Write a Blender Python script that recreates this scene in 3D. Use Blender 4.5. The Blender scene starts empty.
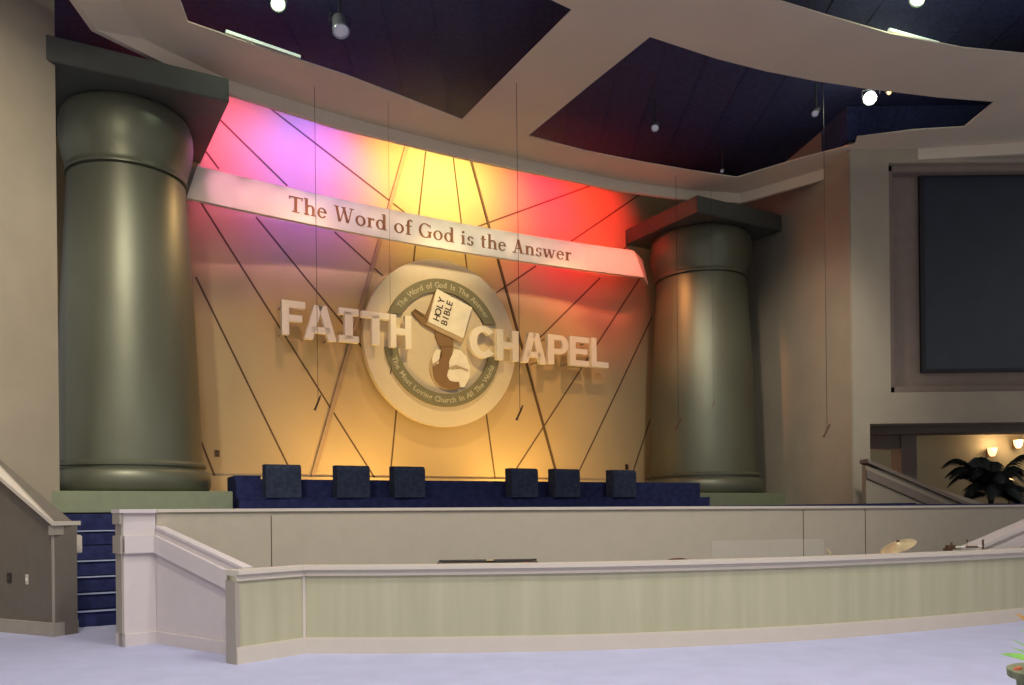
import bpy, bmesh, math, random
from mathutils import Vector, Matrix
random.seed(7)
C = bpy.context.scene.collection
PI = math.pi
# ------------------------------------------------------------------ survey of the hall
EYE = 1.4; FP = 825.0; HX = 512.0; HY = 512.0; ROLL = 0.011
def der(px, py): return px - ROLL*(py-HY), py + ROLL*(px-HX)
def at_z(px, py, z):                      # where the sight line meets the level z
    x, y = der(px, py); Y = (z-EYE)*FP/(HY-y); return Vector(((x-HX)/FP*Y, Y, z))
def at_floor(px, py): return at_z(px, py, 0.0)
def at_Y(px, py, Y):
    x, y = der(px, py); return Vector(((x-HX)/FP*Y, Y, EYE+(HY-y)/FP*Y))
TH = math.radians(30)
M0 = Vector((-0.80, 16.65)); TV = Vector((math.cos(TH), math.sin(TH))); NV = Vector((-math.sin(TH), math.cos(TH)))
def S(t, n, z=0.0):                       # stage frame: t along the stage wall, n away from the seats
    p = M0 + TV*t + NV*n; return Vector((p.x, p.y, z))
def at_n(px, py, n):                      # sight line meets the plane n = const  -> (t, z)
    x, y = der(px, py); u = (x-HX)/FP
    b = M0 + NV*n; t = (u*b.y-b.x)/(TV.x-u*TV.y); Y = b.y+t*TV.y
    return t, EYE+(HY-y)/FP*Y
# ------------------------------------------------------------------ materials
def mat(name, col, rough=0.6, metal=0.0, var=0.06, scale=6.0, bump=0.0, bscale=60.0, streak=None, spec=0.5, coat=0.0, col2=None, alpha=1.0, emit=None, estr=0.0, trans=0.0):
    m = bpy.data.materials.new(name); m.use_nodes = True
    nt = m.node_tree; N = nt.nodes; L = nt.links
    b = N['Principled BSDF']
    b.inputs['Roughness'].default_value = rough; b.inputs['Metallic'].default_value = metal
    b.inputs['Specular IOR Level'].default_value = spec
    b.inputs['Coat Weight'].default_value = coat
    tc = N.new('ShaderNodeTexCoord'); mp = N.new('ShaderNodeMapping'); L.new(tc.outputs['Object'], mp.inputs['Vector'])
    if streak: mp.inputs['Scale'].default_value = streak
    nz = N.new('ShaderNodeTexNoise'); nz.inputs['Scale'].default_value = scale; nz.inputs['Detail'].default_value = 5
    L.new(mp.outputs['Vector'], nz.inputs['Vector'])
    rp = N.new('ShaderNodeValToRGB'); L.new(nz.outputs['Fac'], rp.inputs['Fac'])
    c1 = [c*(1-var) for c in col]; c2 = [min(1, c*(1+var)) for c in (col2 or col)]
    rp.color_ramp.elements[0].position = 0.3; rp.color_ramp.elements[1].position = 0.7
    rp.color_ramp.elements[0].color = (*c1, 1); rp.color_ramp.elements[1].color = (*c2, 1)
    L.new(rp.outputs['Color'], b.inputs['Base Color'])
    if bump:
        n2 = N.new('ShaderNodeTexNoise'); n2.inputs['Scale'].default_value = bscale; n2.inputs['Detail'].default_value = 3
        L.new(tc.outputs['Object'], n2.inputs['Vector'])
        bp = N.new('ShaderNodeBump'); bp.inputs['Strength'].default_value = bump; bp.inputs['Distance'].default_value = 0.02
        L.new(n2.outputs['Fac'], bp.inputs['Height']); L.new(bp.outputs['Normal'], b.inputs['Normal'])
    if alpha < 1: b.inputs['Alpha'].default_value = alpha
    if trans: b.inputs['Transmission Weight'].default_value = trans
    if emit: b.inputs['Emission Color'].default_value = (*emit, 1); b.inputs['Emission Strength'].default_value = estr
    return m
MT = dict(
 carpet=mat('lavender_carpet', (.45,.46,.64), .95, var=.05, scale=3, bump=.25, bscale=160, spec=.1),
 bluecarpet=mat('navy_stage_carpet', (.028,.034,.105), .95, var=.25, scale=9, bump=.4, bscale=120, spec=.1),
 boxcarpet=mat('slate_blue_box_carpet', (.042,.054,.092), .95, var=.25, scale=12, bump=.4, bscale=140, spec=.1),
 nosing=mat('pale_blue_nosing', (.36,.42,.62), .6),
 wall=mat('beige_wall_paint', (.40,.35,.27), .85, var=.05, scale=1.5, bump=.15, bscale=90),
 stagewall=mat('stage_wall_panel', (.47,.355,.205), .6, var=.03, scale=1.2),
 joint=mat('panel_joint', (.10,.06,.035), .8),
 batten=mat('tan_batten', (.36,.25,.16), .6),
 soffit=mat('soffit_paint', (.70,.62,.50), .8, var=.03, scale=1),
 deck=mat('navy_ceiling_deck', (.028,.036,.11), .9, var=.3, scale=14),
 column=mat('bronze_green_column', (.145,.148,.108), .43, metal=.45, var=.06, scale=1.1, streak=(1,1,.5), col2=(.165,.175,.125), bump=.05, bscale=25, coat=.0),
 columncap=mat('bronze_grey_abacus', (.085,.09,.08), .5, metal=.1, var=.08),
 plinth=mat('sage_plinth', (.23,.26,.165), .5, var=.06),
 banner=mat('white_banner_face', (.80,.74,.68), .6, var=.02),
 bannertxt=mat('brown_banner_lettering', (.26,.10,.03), .6, var=.1, scale=9),
 letter=mat('cream_letter', (.92,.86,.74), .6, var=.02),
 medal=mat('tan_medallion', (.66,.58,.45), .6, var=.02),
 medalring=mat('olive_ring', (.20,.19,.12), .6),
 white=mat('cream_white', (.88,.85,.76), .6),
 brown=mat('emblem_brown', (.25,.15,.07), .6),
 tan=mat('emblem_tan', (.50,.38,.24), .6),
 darktxt=mat('dark_lettering', (.07,.05,.03), .6),
 paletxt=mat('pale_lettering', (.50,.48,.36), .6),
 lilac=mat('lilac_stair_wall', (.62,.56,.55), .7, var=.02),
 trim=mat('taupe_trim', (.60,.54,.46), .5, var=.02),
 trimdark=mat('brown_grey_trim', (.36,.32,.27), .5, var=.03),
 sage=mat('sage_rail_panel', (.43,.42,.27), .55, var=.05, scale=1.6, streak=(5,5,.3), col2=(.46,.44,.30)),
 taupe=mat('taupe_stage_panel', (.45,.40,.31), .7, var=.03),
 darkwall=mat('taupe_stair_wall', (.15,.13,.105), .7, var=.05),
 black=mat('black_plastic', (.02,.02,.022), .4),
 screen=mat('dark_projection_screen', (.018,.028,.048), .35, var=.15, scale=2),
 screenframe=mat('black_screen_border', (.008,.008,.014), .6),
 recess=mat('brown_recess', (.24,.19,.16), .8),
 metal=mat('grey_metal', (.35,.35,.36), .35, metal=.8),
 brass=mat('brass_cymbal', (.72,.58,.34), .4, metal=.35, var=.15, scale=12),
 bronze=mat('dark_bronze', (.16,.09,.05), .4, metal=.6),
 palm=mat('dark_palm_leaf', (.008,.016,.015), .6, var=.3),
 trunk=mat('palm_trunk', (.06,.04,.03), .8),
 leaf=mat('bright_green_leaf', (.30,.62,.14), .5, var=.2),
 brownleaf=mat('brown_leaf', (.42,.22,.05), .5, var=.2),
 pot=mat('olive_woven_pot', (.17,.19,.11), .8, var=.3, scale=30),
 orange=mat('orange_patch', (.80,.22,.10), .6),
 acrylic=mat('clear_acrylic', (.9,.92,.9), .05, alpha=.05),
 lamp_w=mat('lamp_glass_lit', (1,1,.9), .3, emit=(.90,1.0,.72), estr=45),
 lamp_g=mat('lamp_glass_dim', (.8,1,.8), .3, emit=(.75,1.0,.55), estr=10),
 lamp_o=mat('lamp_glass_off', (.55,.55,.62), .2, emit=(.6,.6,.75), estr=.15),
 lampshell=mat('lamp_housing', (.035,.035,.045), .5, metal=.3),
 lampsilver=mat('silver_lamp_housing', (.5,.48,.5), .35, metal=.7),
 sconce=mat('sconce_glass', (1,.8,.5), .4, emit=(1.0,.62,.28), estr=2.0),
 strip=mat('strip_glow', (.8,.9,.8), .4, emit=(.75,.95,.72), estr=.6),  # emission put in for lamplight on the slab edges
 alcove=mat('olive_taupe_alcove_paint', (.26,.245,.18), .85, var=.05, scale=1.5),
 key=mat('ivory_key', (.8,.8,.75), .3),
)
# ------------------------------------------------------------------ object helpers
def obj(name, bm, mats, parent=None, org=None, smooth=False, label=None):
    org = Vector(org) if org is not None else (parent.location.copy() if parent else Vector((0,0,0)))
    bmesh.ops.recalc_face_normals(bm, faces=bm.faces)
    if parent is not None:
        bmesh.ops.translate(bm, verts=bm.verts, vec=-org)
    else: bmesh.ops.translate(bm, verts=bm.verts, vec=-org)
    me = bpy.data.meshes.new(name); bm.to_mesh(me); bm.free()
    if not isinstance(mats, (list, tuple)): mats = [mats]
    for m in mats: me.materials.append(m)
    if smooth:
        for p in me.polygons: p.use_smooth = True
        try: me.set_sharp_from_angle(angle=math.radians(40))
        except Exception: pass
    o = bpy.data.objects.new(name, me); C.objects.link(o)
    if parent: 
        o.parent = parent
        o.location = org - world_loc(parent)
    else: o.location = org
    if label: o['label'] = label
    return o
def world_loc(o):
    v = o.location.copy()
    while o.parent: o = o.parent; v += o.location
    return v
def thing(name, label, cat, loc=(0,0,0), group=None):
    o = bpy.data.objects.new(name, None); C.objects.link(o); o.location = loc
    o.empty_display_size = .1
    o['label'] = label; o['category'] = cat
    if group: o['group'] = group
    return o
def tag(o, label, cat, group=None):
    o['label'] = label; o['category'] = cat
    if group: o['group'] = group
    return o
def struct(o): o['kind'] = 'structure'; return o
def add_poly(bm, pts, mi=0):
    f = bm.faces.new([bm.verts.new(p) for p in pts]); f.material_index = mi; return f
def prism(bm, pts, vec, mi=0):            # polygon (3D points) extruded by vec
    vec = Vector(vec); a = [bm.verts.new(Vector(p)) for p in pts]; b = [bm.verts.new(Vector(p)+vec) for p in pts]
    fs = [bm.faces.new(a), bm.faces.new(b[::-1])]
    n = len(pts)
    for i in range(n): fs.append(bm.faces.new([a[i], a[(i+1)%n], b[(i+1)%n], b[i]]))
    for f in fs: f.material_index = mi
def box(bm, c, size, rz=0.0, mi=0, bev=0.0):
    r = bmesh.ops.create_cube(bm, size=1.0); vs = r['verts']
    bmesh.ops.scale(bm, vec=size, verts=vs)
    if bev:
        es = list({e for v in vs for e in v.link_edges})
        rb = bmesh.ops.bevel(bm, geom=es, offset=bev, segments=2, affect='EDGES'); vs = list({v for f in rb['faces'] for v in f.verts} | {v for v in vs if v.is_valid})
    for f in {f for v in vs for f in v.link_faces}: f.material_index = mi
    bmesh.ops.rotate(bm, cent=(0,0,0), matrix=Matrix.Rotation(rz, 3, 'Z'), verts=vs)
    bmesh.ops.translate(bm, vec=c, verts=vs)
def tube(bm, pts, r, seg=8, mi=0):
    pts = [Vector(p) for p in pts]; rs = r if isinstance(r, (list, tuple)) else [r]*len(pts)
    rings = []
    for i, p in enumerate(pts):
        d = (pts[min(i+1, len(pts)-1)]-pts[max(i-1, 0)]).normalized()
        a = d.orthogonal().normalized() if i == 0 else (rings_a - d*rings_a.dot(d)).normalized()
        rings_a = a; b = d.cross(a)
        rings.append([bm.verts.new(p+(a*math.cos(2*PI*k/seg)+b*math.sin(2*PI*k/seg))*rs[i]) for k in range(seg)])
    for i in range(len(rings)-1):
        for k in range(seg):
            f = bm.faces.new([rings[i][k], rings[i][(k+1)%seg], rings[i+1][(k+1)%seg], rings[i+1][k]]); f.material_index = mi
    for rg in (rings[0][::-1], rings[-1]): f = bm.faces.new(rg); f.material_index = mi
def lathe(bm, c, prof, seg=48, mi=0):     # prof: (radius, z)
    rings = []
    for r, z in prof:
        if r < 1e-5: rings.append([bm.verts.new((c[0], c[1], c[2]+z))])
        else: rings.append([bm.verts.new((c[0]+r*math.cos(2*PI*k/seg), c[1]+r*math.sin(2*PI*k/seg), c[2]+z)) for k in range(seg)])
    for i in range(len(rings)-1):
        A, B = rings[i], rings[i+1]
        for k in range(seg):
            if len(A) == 1 and len(B) == 1: continue
            if len(A) == 1: f = bm.faces.new([A[0], B[(k+1)%seg], B[k]])
            elif len(B) == 1: f = bm.faces.new([A[k], A[(k+1)%seg], B[0]])
            else: f = bm.faces.new([A[k], A[(k+1)%seg], B[(k+1)%seg], B[k]])
            f.material_index = mi
    for rg in (rings[0], rings[-1]):
        if len(rg) > 1: f = bm.faces.new(rg); f.material_index = mi
def catmull(P, n=6):
    P = [Vector(p) for p in P]; out = []
    Q = [P[0]*2-P[1]] + P + [P[-1]*2-P[-2]]
    for i in range(1, len(Q)-2):
        for k in range(n):
            t = k/n
            out.append(.5*((2*Q[i])+(Q[i+1]-Q[i-1])*t+(2*Q[i-1]-5*Q[i]+4*Q[i+1]-Q[i+2])*t*t+(3*Q[i]-Q[i-1]-3*Q[i+1]+Q[i+2])*t**3))
    out.append(P[-1]); return out
def offs(path, d):
    P = [Vector((p[0], p[1])) for p in path]; out = []
    for i, p in enumerate(P):
        ns = []
        if i > 0: e = (P[i]-P[i-1]).normalized(); ns.append(Vector((-e.y, e.x)))
        if i < len(P)-1: e = (P[i+1]-P[i]).normalized(); ns.append(Vector((-e.y, e.x)))
        m = sum(ns, Vector((0,0))).normalized(); k = max(.35, m.dot(ns[0])); out.append(p+m*(d/k))
    return out
def ribbon(bm, path, d0, d1, z0, z1, mi=0):   # solid following a plan path; d measured away from the seats
    n = len(path)
    z0 = z0 if isinstance(z0, (list, tuple)) else [z0]*n; z1 = z1 if isinstance(z1, (list, tuple)) else [z1]*n
    a = offs(path, d0); b = offs(path, d1)
    R = [[bm.verts.new((a[i].x, a[i].y, z0[i])), bm.verts.new((b[i].x, b[i].y, z0[i])), bm.verts.new((b[i].x, b[i].y, z1[i])), bm.verts.new((a[i].x, a[i].y, z1[i]))] for i in range(n)]
    for i in range(n-1):
        for k in range(4):
            f = bm.faces.new([R[i][k], R[i][(k+1)%4], R[i+1][(k+1)%4], R[i+1][k]]); f.material_index = mi
    for r in (R[0], R[-1][::-1]): f = bm.faces.new(r); f.material_index = mi
def bmn(): return bmesh.new()

# ------------------------------------------------------------------ SHELL
bm = bmn(); add_poly(bm, [(-16,-6,0),(16,-6,0),(16,30,0),(-16,30,0)]); struct(obj('floor', bm, MT['carpet']))
ZD = 9.45
bm = bmn(); prism(bm, [(-16,-6,ZD),(16,-6,ZD),(16,30,ZD),(-16,30,ZD)], (0,0,.2))
for k in range(40):      # fine ribs of the dark deck
    box(bm, (-15.6+.8*k, 10, ZD-.004), (.03, 32, .012))
struct(obj('ceiling', bm, MT['deck']))

# stage wall: flat panels with joints and tapered battens
NW = 1.25
bm = bmn(); prism(bm, [S(-8,NW,0), S(8,NW,0), S(8,NW,ZD), S(-8,NW,ZD)], S(0,.2)-S(0,0))
def wall_line(p, q, w, proud=.004, mi=1, n=NW):
    t0, z0 = at_n(*p, n); t1, z1 = at_n(*q, n); d = Vector((t1-t0, z1-z0)).normalized(); s = Vector((-d.y, d.x))*w/2
    pts = [S(t0+s.x, n, z0+s.y), S(t1+s.x, n, z1+s.y), S(t1-s.x, n, z1-s.y), S(t0-s.x, n, z0-s.y)]
    prism(bm, pts, S(0,-proud)-S(0,0), mi)
J = [((262,102),(406,213.5)),((210,110),(287.5,186)),((204,149),(219,169)),((334.5,232),(383,276)),((256,217),(363.5,349)),
     ((199.3,200),(376,480)),((195.8,277),(296,482)),((201,441),(217,482)),((426,149),(413.5,262)),((397,404),(389.6,482)),
     ((453,156),(467,269)),((486,412),(496,485)),((475,227.6),(590,186)),((568,243.5),(642,193)),((620,253),(634,240)),
     ((496,293),(536,266)),((536,341.5),(600,278)),((509,480),(640,278)),((573,484),(652,317)),((629,484),(650,420))]
for p, q in J: wall_line(p, q, .035)
wall_line((407.5,143),(311.5,480), .085, .05, 2)
wall_line((470,158),(558.5,482), .05, .03, 1)
wall_back = struct(obj('wall_back', bm, [MT['stagewall'], MT['joint'], MT['batten']]))

# left wall beside the near column
bm = bmn(); ribbon(bm, [(-8.9,4.0),(-7.35,9.0),(-6.52,11.9)], 0, .3, 0, ZD); struct(obj('wall_left', bm, MT['wall']))
# right wall behind the far column up to the screen corner
rw = [(5.65,23.0),(6.32,19.8),(6.86,16.62)]
bm = bmn(); ribbon(bm, rw, 0, .3, 0, ZD); struct(obj('wall_right', bm, MT['wall']))
bm = bmn(); ribbon(bm, [(6.67,17.5),(6.80,16.5),(15,16.5)], -.02, .02, 8.74, ZD-.02); struct(obj('trim_2', bm, MT['deck']))
# wall with the screen, open below
u0 = 7.22; YS = 16.6
def sx(px): return (px-HX)/FP*YS
zl = at_Y(940, 423, YS).z; zt = ZD
rx0, rx1 = at_Y(890,300,YS).x, 13.4; rz0, rz1 = at_Y(930,392,YS).z, at_Y(930,165,YS).z+.05
bm = bmn()
box(bm, ((u0+rx0)/2, YS+.2, (zl+zt)/2), (rx0-u0, .4, zt-zl)); box(bm, ((6.88+u0)/2, YS+.2, zt/2), (u0-6.88, .4, zt))
box(bm, ((rx0+15)/2, YS+.2, (zl+rz0)/2), (15-rx0, .4, rz0-zl))
box(bm, ((rx0+15)/2, YS+.2, (rz1+zt)/2), (15-rx0, .4, zt-rz1))
box(bm, ((rx1+15)/2, YS+.2, (rz0+rz1)/2), (15-rx1, .4, rz1-rz0))
struct(obj('wall_far', bm, MT['wall']))
bm = bmn(); box(bm, ((rx0+rx1)/2, YS+.42, (rz0+rz1)/2), (rx1-rx0+.4, .06, rz1-rz0+.4)); struct(obj('wall_recess', bm, MT['recess']))
bm = bmn()
for (a,b,c,d) in ((rx0,rx0+.14,rz0,rz1),(rx1-.14,rx1,rz0,rz1),(rx0,rx1,rz0,rz0+.14),(rx0,rx1,rz1-.14,rz1)):
    box(bm, ((a+b)/2, YS+.25, (c+d)/2), (b-a, .26, d-c), bev=.02)
struct(obj('trim_1', bm, MT['recess']))
# alcove beyond the opening
bm = bmn()
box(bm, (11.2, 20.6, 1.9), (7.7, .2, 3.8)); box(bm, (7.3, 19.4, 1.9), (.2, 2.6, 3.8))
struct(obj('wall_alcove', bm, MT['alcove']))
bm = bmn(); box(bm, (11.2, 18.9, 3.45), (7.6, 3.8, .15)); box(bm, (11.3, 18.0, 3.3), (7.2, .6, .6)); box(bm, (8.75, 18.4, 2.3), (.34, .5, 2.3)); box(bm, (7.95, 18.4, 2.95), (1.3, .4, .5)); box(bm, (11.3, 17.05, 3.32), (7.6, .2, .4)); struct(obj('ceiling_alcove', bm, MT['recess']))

# ------------------------------------------------------------------ soffit ring
ZS = 8.62; ZL = 8.40
def cz(px, py, z=ZS): p = at_z(px, py, z); return (p.x, p.y)
edge_px = [(120,0),(147,42),(190,68),(232.5,82),(340,115),(400,131),(460,149),(540,167),(620,183),(690,194),(740,194.5),(800,179),(869,158),(886,153),(1024,147),(1120,146)]
lip_px  = [(76,0),(97,30),(170,66),(232.5,94.5),(340,128),(400,142.5),(460,157),(540,174),(620,190.5),(690,200),(740,203),(800,186),(874,165),(886,161.5),(1024,153.5),(1120,151)]
edge = [cz(*p) for p in edge_px]; lip = [cz(*p, ZL) for p in lip_px]
edge = [(-5.25,-5)]+[(-5.35,6)]+edge; lip = [(-6.0,-5)]+[(-6.0,6)]+lip
outer = edge + [(15.5, 14.5), (15.5,-5)]
holeA = [(174,-60),(177,-25),(180,0),(188,22),(262,48),(345,75),(400,96),(462,120),(517,65),(572,10),(551,0),(480,-45)]
holeB = [(528,136),(590,85),(650,37),(717,59),(766,71.4),(815,81),(865,88.6),(938,97.5),(994,102),(964,127),(914,130),(857,137),(855,144),(800,158.5),(736.7,177.5),(690,170.5),(643,162.5),(585,151)]
holeC = [(690,-40),(740,-14),(776,0),(825,15),(889,33.5),(963,48),(1024,54),(1120,60),(1180,-60)]
def filled(name, loops, z, th):
    cu = bpy.data.curves.new(name, 'CURVE'); cu.dimensions = '2D'; cu.fill_mode = 'BOTH'; cu.extrude = th/2
    for lp in loops:
        sp = cu.splines.new('POLY'); sp.points.add(len(lp)-1); sp.use_cyclic_u = True
        for i, p in enumerate(lp): sp.points[i].co = (p[0], p[1], 0, 1)
    o = bpy.data.objects.new(name, cu); C.objects.link(o)
    dg = bpy.context.evaluated_depsgraph_get(); me = bpy.data.meshes.new_from_object(o.evaluated_get(dg))
    bpy.data.objects.remove(o); b = bmn(); b.from_mesh(me); bpy.data.meshes.remove(me)
    bmesh.ops.translate(b, verts=b.verts, vec=(0,0,z+th/2)); return b
bm = filled('soffit', [outer, [cz(*p) for p in holeA], [cz(*p) for p in holeB], [cz(*p) for p in holeC]], ZS, .02)
for i in range(len(edge)-1):
    a, b_, c, d = edge[i], edge[i+1], lip[i+1], lip[i]
    add_poly(bm, [(a[0],a[1],ZS),(b_[0],b_[1],ZS),(c[0],c[1],ZL),(d[0],d[1],ZL)])
ribbon(bm, lip, 0, .09, ZL, ZL+.32)
struct(obj('ceiling_soffit', bm, MT['soffit']))

# ------------------------------------------------------------------ stage body
s0 = at_floor(75, 627.7); S0 = Vector((s0.x, s0.y))
def SS(a, b, z=0.0): p = S0+TV*a+NV*b; return Vector((p.x, p.y, z))
p1 = at_floor(124.5,646.6); p2 = at_floor(157,643); p3 = at_floor(227,654)
WL = [(p2.x+.005, p2.y+.006), (-2.92,10.0), (-1.6,10.12), (0,10.35), (1.6,10.75), (3.2,11.35), (5.25,12.35), (7.2,13.5), (9.5,15.0)]
WLs = [WL[0], WL[1]] + [(v.x, v.y) for v in catmull([Vector(p) for p in WL[1:]], 4)][1:]
back = offs(WLs, .12)
poly = [(p.x, p.y) for p in back] + [(14.5,16.0),(14.5,24),(4,25.5),(-12,16.5),(-9.5,10.9)]
a = SS(-.40, 1.76); b = SS(1.5, 1.76); c = SS(1.5, .35); 
poly += [(a.x, a.y), (b.x, b.y), (c.x, c.y)]
ZF = 1.455
bm = filled('stage', [poly], .003, ZF-.003)
struct(obj('floor_stage', bm, MT['bluecarpet'], org=(0,12,0)))

zc = 1.43
t = thing('stage_front_wall', 'long taupe panelled wall with thin cap along the stage front', 'low wall', (0,10.3,0))
zcs = [1.475-.045*min(1,max(0,(p[0]+3)/9)) for p in WLs]
bm = bmn(); ribbon(bm, WLs, 0, .12, 0, [z-.035 for z in zcs])
def px_on(path, px):
    u = (px-ROLL*0-HX)/FP
    for i in range(len(path)-1):
        f0 = path[i][0]-u*path[i][1]; f1 = path[i+1][0]-u*path[i+1][1]
        if f0*f1 <= 0: k = f0/(f0-f1); A = Vector(path[i]); B = Vector(path[i+1]); return A+(B-A)*k, (B-A).normalized()
for q in (271, 803, 865):
    v, d = px_on(WLs, q); w = Vector((d.y, -d.x)); box(bm, (v.x+w.x*.001, v.y+w.y*.001, .70), (.008, .012, 1.38), math.atan2(d.y, d.x), 1)
obj('wall_panel', bm, [MT['taupe'], MT['joint']], t)
bm = bmn(); ribbon(bm, WLs, -.03, .15, [z-.035 for z in zcs], zcs); obj('cap', bm, MT['trim'], t, label='pale thin cap')

# staircase on the left
t = thing('staircase', 'navy carpeted stairs with pale nosings climbing at left to the stage', 'stairs', SS(.3,.6))
for k in range(7):
    h = .20*(k+1); r0 = .28*k if k < 6 else 1.62
    bm = bmn(); prism(bm, [SS(-.12,r0), SS(1.45,r0), SS(1.45,1.74), SS(-.12,1.74)], (0,0,h-.012) if k == 0 else (0,0,h-.012))
    if k: 
        bm.free(); bm = bmn(); prism(bm, [SS(-.12,r0,0.20*k+.001), SS(1.45,r0,0.20*k+.001), SS(1.45,1.74,0.20*k+.001), SS(-.12,1.74,0.20*k+.001)], (0,0,0.20-.013 if k < 6 else .24))
    st = obj('step', bm, MT['bluecarpet'], t)
    if k in (4, 6): continue
    bm = bmn(); prism(bm, [SS(-.12,r0-.025,h-.012), SS(1.45,r0-.025,h-.012), SS(1.45,r0+.03,h-.012), SS(-.12,r0+.03,h-.012)], (0,0,.016))
    o = obj('nosing', bm, MT['nosing'], st, org=world_loc(t))

# lilac stepped wall between stairs and pit
t = thing('stair_guard_wall', 'lilac stepped wall with sloping band beside the navy stairs', 'low wall', (p2.x, p2.y, 0))
e3 = Vector((p3.x, p3.y)); A2 = Vector((p2.x, p2.y)); A1 = Vector((p1.x, p1.y)); dd = (e3-A2).normalized(); E = e3+dd*.30
L3 = (e3-A2).length
P4 = [tuple(A1), tuple(A2), tuple(A2+dd*.02), tuple(E)]
zg = 1.475; fe = (L3+.30)/L3; qd = (A2-A1).normalized(); Am = A2-qd*.002
bm = bmn(); ribbon(bm, [tuple(A1), tuple(Am)], 0, .20, 0, zg-.04); ribbon(bm, [tuple(A2), tuple(E)], 0, .09, 0, [1.26, 1.26+(.93-1.26)*fe]); obj('wall_body', bm, MT['lilac'], t)
bm = bmn(); ribbon(bm, [tuple(A1-qd*.05), tuple(Am)], -.045, .24, zg-.04, zg); ribbon(bm, [tuple(A2), tuple(E)], -.012, .10, [1.26, 1.26+(.93-1.26)*fe], [1.29, 1.29+(.93-1.26)*fe]); obj('cap', bm, MT['lilac'], t)
bm = bmn(); ribbon(bm, P4, -.045, .0, [1.0,1.0,1.0,1.0+(.67-1.0)*fe], [1.19,1.19,1.19,1.19+(.86-1.19)*fe]); obj('sloping_band', bm, MT['lilac'], t)
bm = bmn(); ribbon(bm, [tuple(A1-qd*.03), tuple(A2), tuple(E)], -.03, .09, 0, .13); ribbon(bm, [tuple(A1-qd*.03), tuple(A1)], -.03, .21, 0, .13); obj('baseboard', bm, MT['lilac'], t)
bm = bmn(); ribbon(bm, [tuple(A1-qd*.022), tuple(A1)], -.002, .2, .13, zg-.04); ribbon(bm, [tuple(A1-qd*.045), tuple(A1-qd*.022)], -.03, .22, zg-.16, zg-.04); ribbon(bm, [tuple(A1-qd*.045), tuple(A1-qd*.022)], -.045, .22, 1.0, 1.19); obj('end_post', bm, MT['trimdark'], t, label='darker grey brown end face')

# left stair wall rising to the left
a0 = at_floor(76,633); a1 = at_floor(54,636.8); wl = Vector((a1.x, a1.y)); wr = Vector((a0.x, a0.y)); wd = Vector((-1,.52)).normalized()
LP = [tuple(wl+wd*3.2), tuple(wl), tuple(wr)]
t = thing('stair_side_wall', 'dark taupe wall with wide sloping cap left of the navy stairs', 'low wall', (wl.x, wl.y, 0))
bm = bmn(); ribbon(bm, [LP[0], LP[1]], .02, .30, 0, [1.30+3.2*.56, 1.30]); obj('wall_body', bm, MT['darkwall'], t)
bm = bmn(); ribbon(bm, [tuple(wl+wd*.03), tuple(wl), tuple(wr)], 0, .30, 0, 1.26); obj('newel_post', bm, MT['trimdark'], t)
bm = bmn(); ribbon(bm, [LP[0], LP[1], tuple(wr+(wr-wl).normalized()*.05)], -.04, .34, [1.30+3.2*.56, 1.30, 1.30], [1.35+3.2*.56, 1.35, 1.35])
obj('cap', bm, MT['trim'], t)
bm = bmn(); ribbon(bm, [tuple(wl+wd*.05), LP[1], tuple(wr+(wr-wl).normalized()*.015)], -.02, .32, 1.19, 1.30); obj('cap_molding', bm, MT['trimdark'], t)
bm = bmn(); ribbon(bm, [LP[0], LP[1], tuple(wr+(wr-wl).normalized()*.02)], -.02, .34, 0, .16); obj('baseboard', bm, MT['trimdark'], t)
hr = at_Y(77, 544, 10.35)
bm = bmn(); q2 = at_Y(70,534,10.25); box(bm, (hr.x, hr.y, hr.z), (.10,.30,.22), TH, bev=.01); box(bm, (hr.x-.03, hr.y, hr.z+.09), (.07,.32,.05), TH); obj('rail_bracket', bm, MT['trim'], t)
for (px, py, nm, lb, m, w, h) in ((8,578,'wall_outlet','black outlet plate low on the dark taupe stair wall','black',.085,.12),(25.5,579.5,'light_switch','pale narrow switch plate low on the dark taupe stair wall','trim',.05,.12)):
    u = (der(px,py)[0]-HX)/FP; k = (u*wl.y-wl.x)/(wd.x-u*wd.y); v = wl+wd*k; z = EYE+(HY-der(px,py)[1])/FP*v.y; nn = Vector((wd.y, -wd.x)); nn = nn if nn.y < 0 else -nn
    r = math.atan2(-wd.y, -wd.x)
    tt = thing(nm, lb, 'outlet' if 'outlet' in nm else 'switch', (v.x+nn.x*-.005, v.y+nn.y*-.005, z))
    cc = Vector((v.x, v.y, z))-Vector((nn.x, nn.y, 0))*.018
    bm = bmn(); box(bm, cc, (w, .012, h), r, bev=.002); obj('plate', bm, MT[m], tt)
    bm = bmn(); cc2 = cc+Vector((nn.x, nn.y, 0))*.008; box(bm, cc2, (w*.4, .008, h*.3), r); obj('toggle' if 'switch' in nm else 'socket', bm, MT['darktxt'] if m == 'black' else MT['white'], tt)

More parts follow.
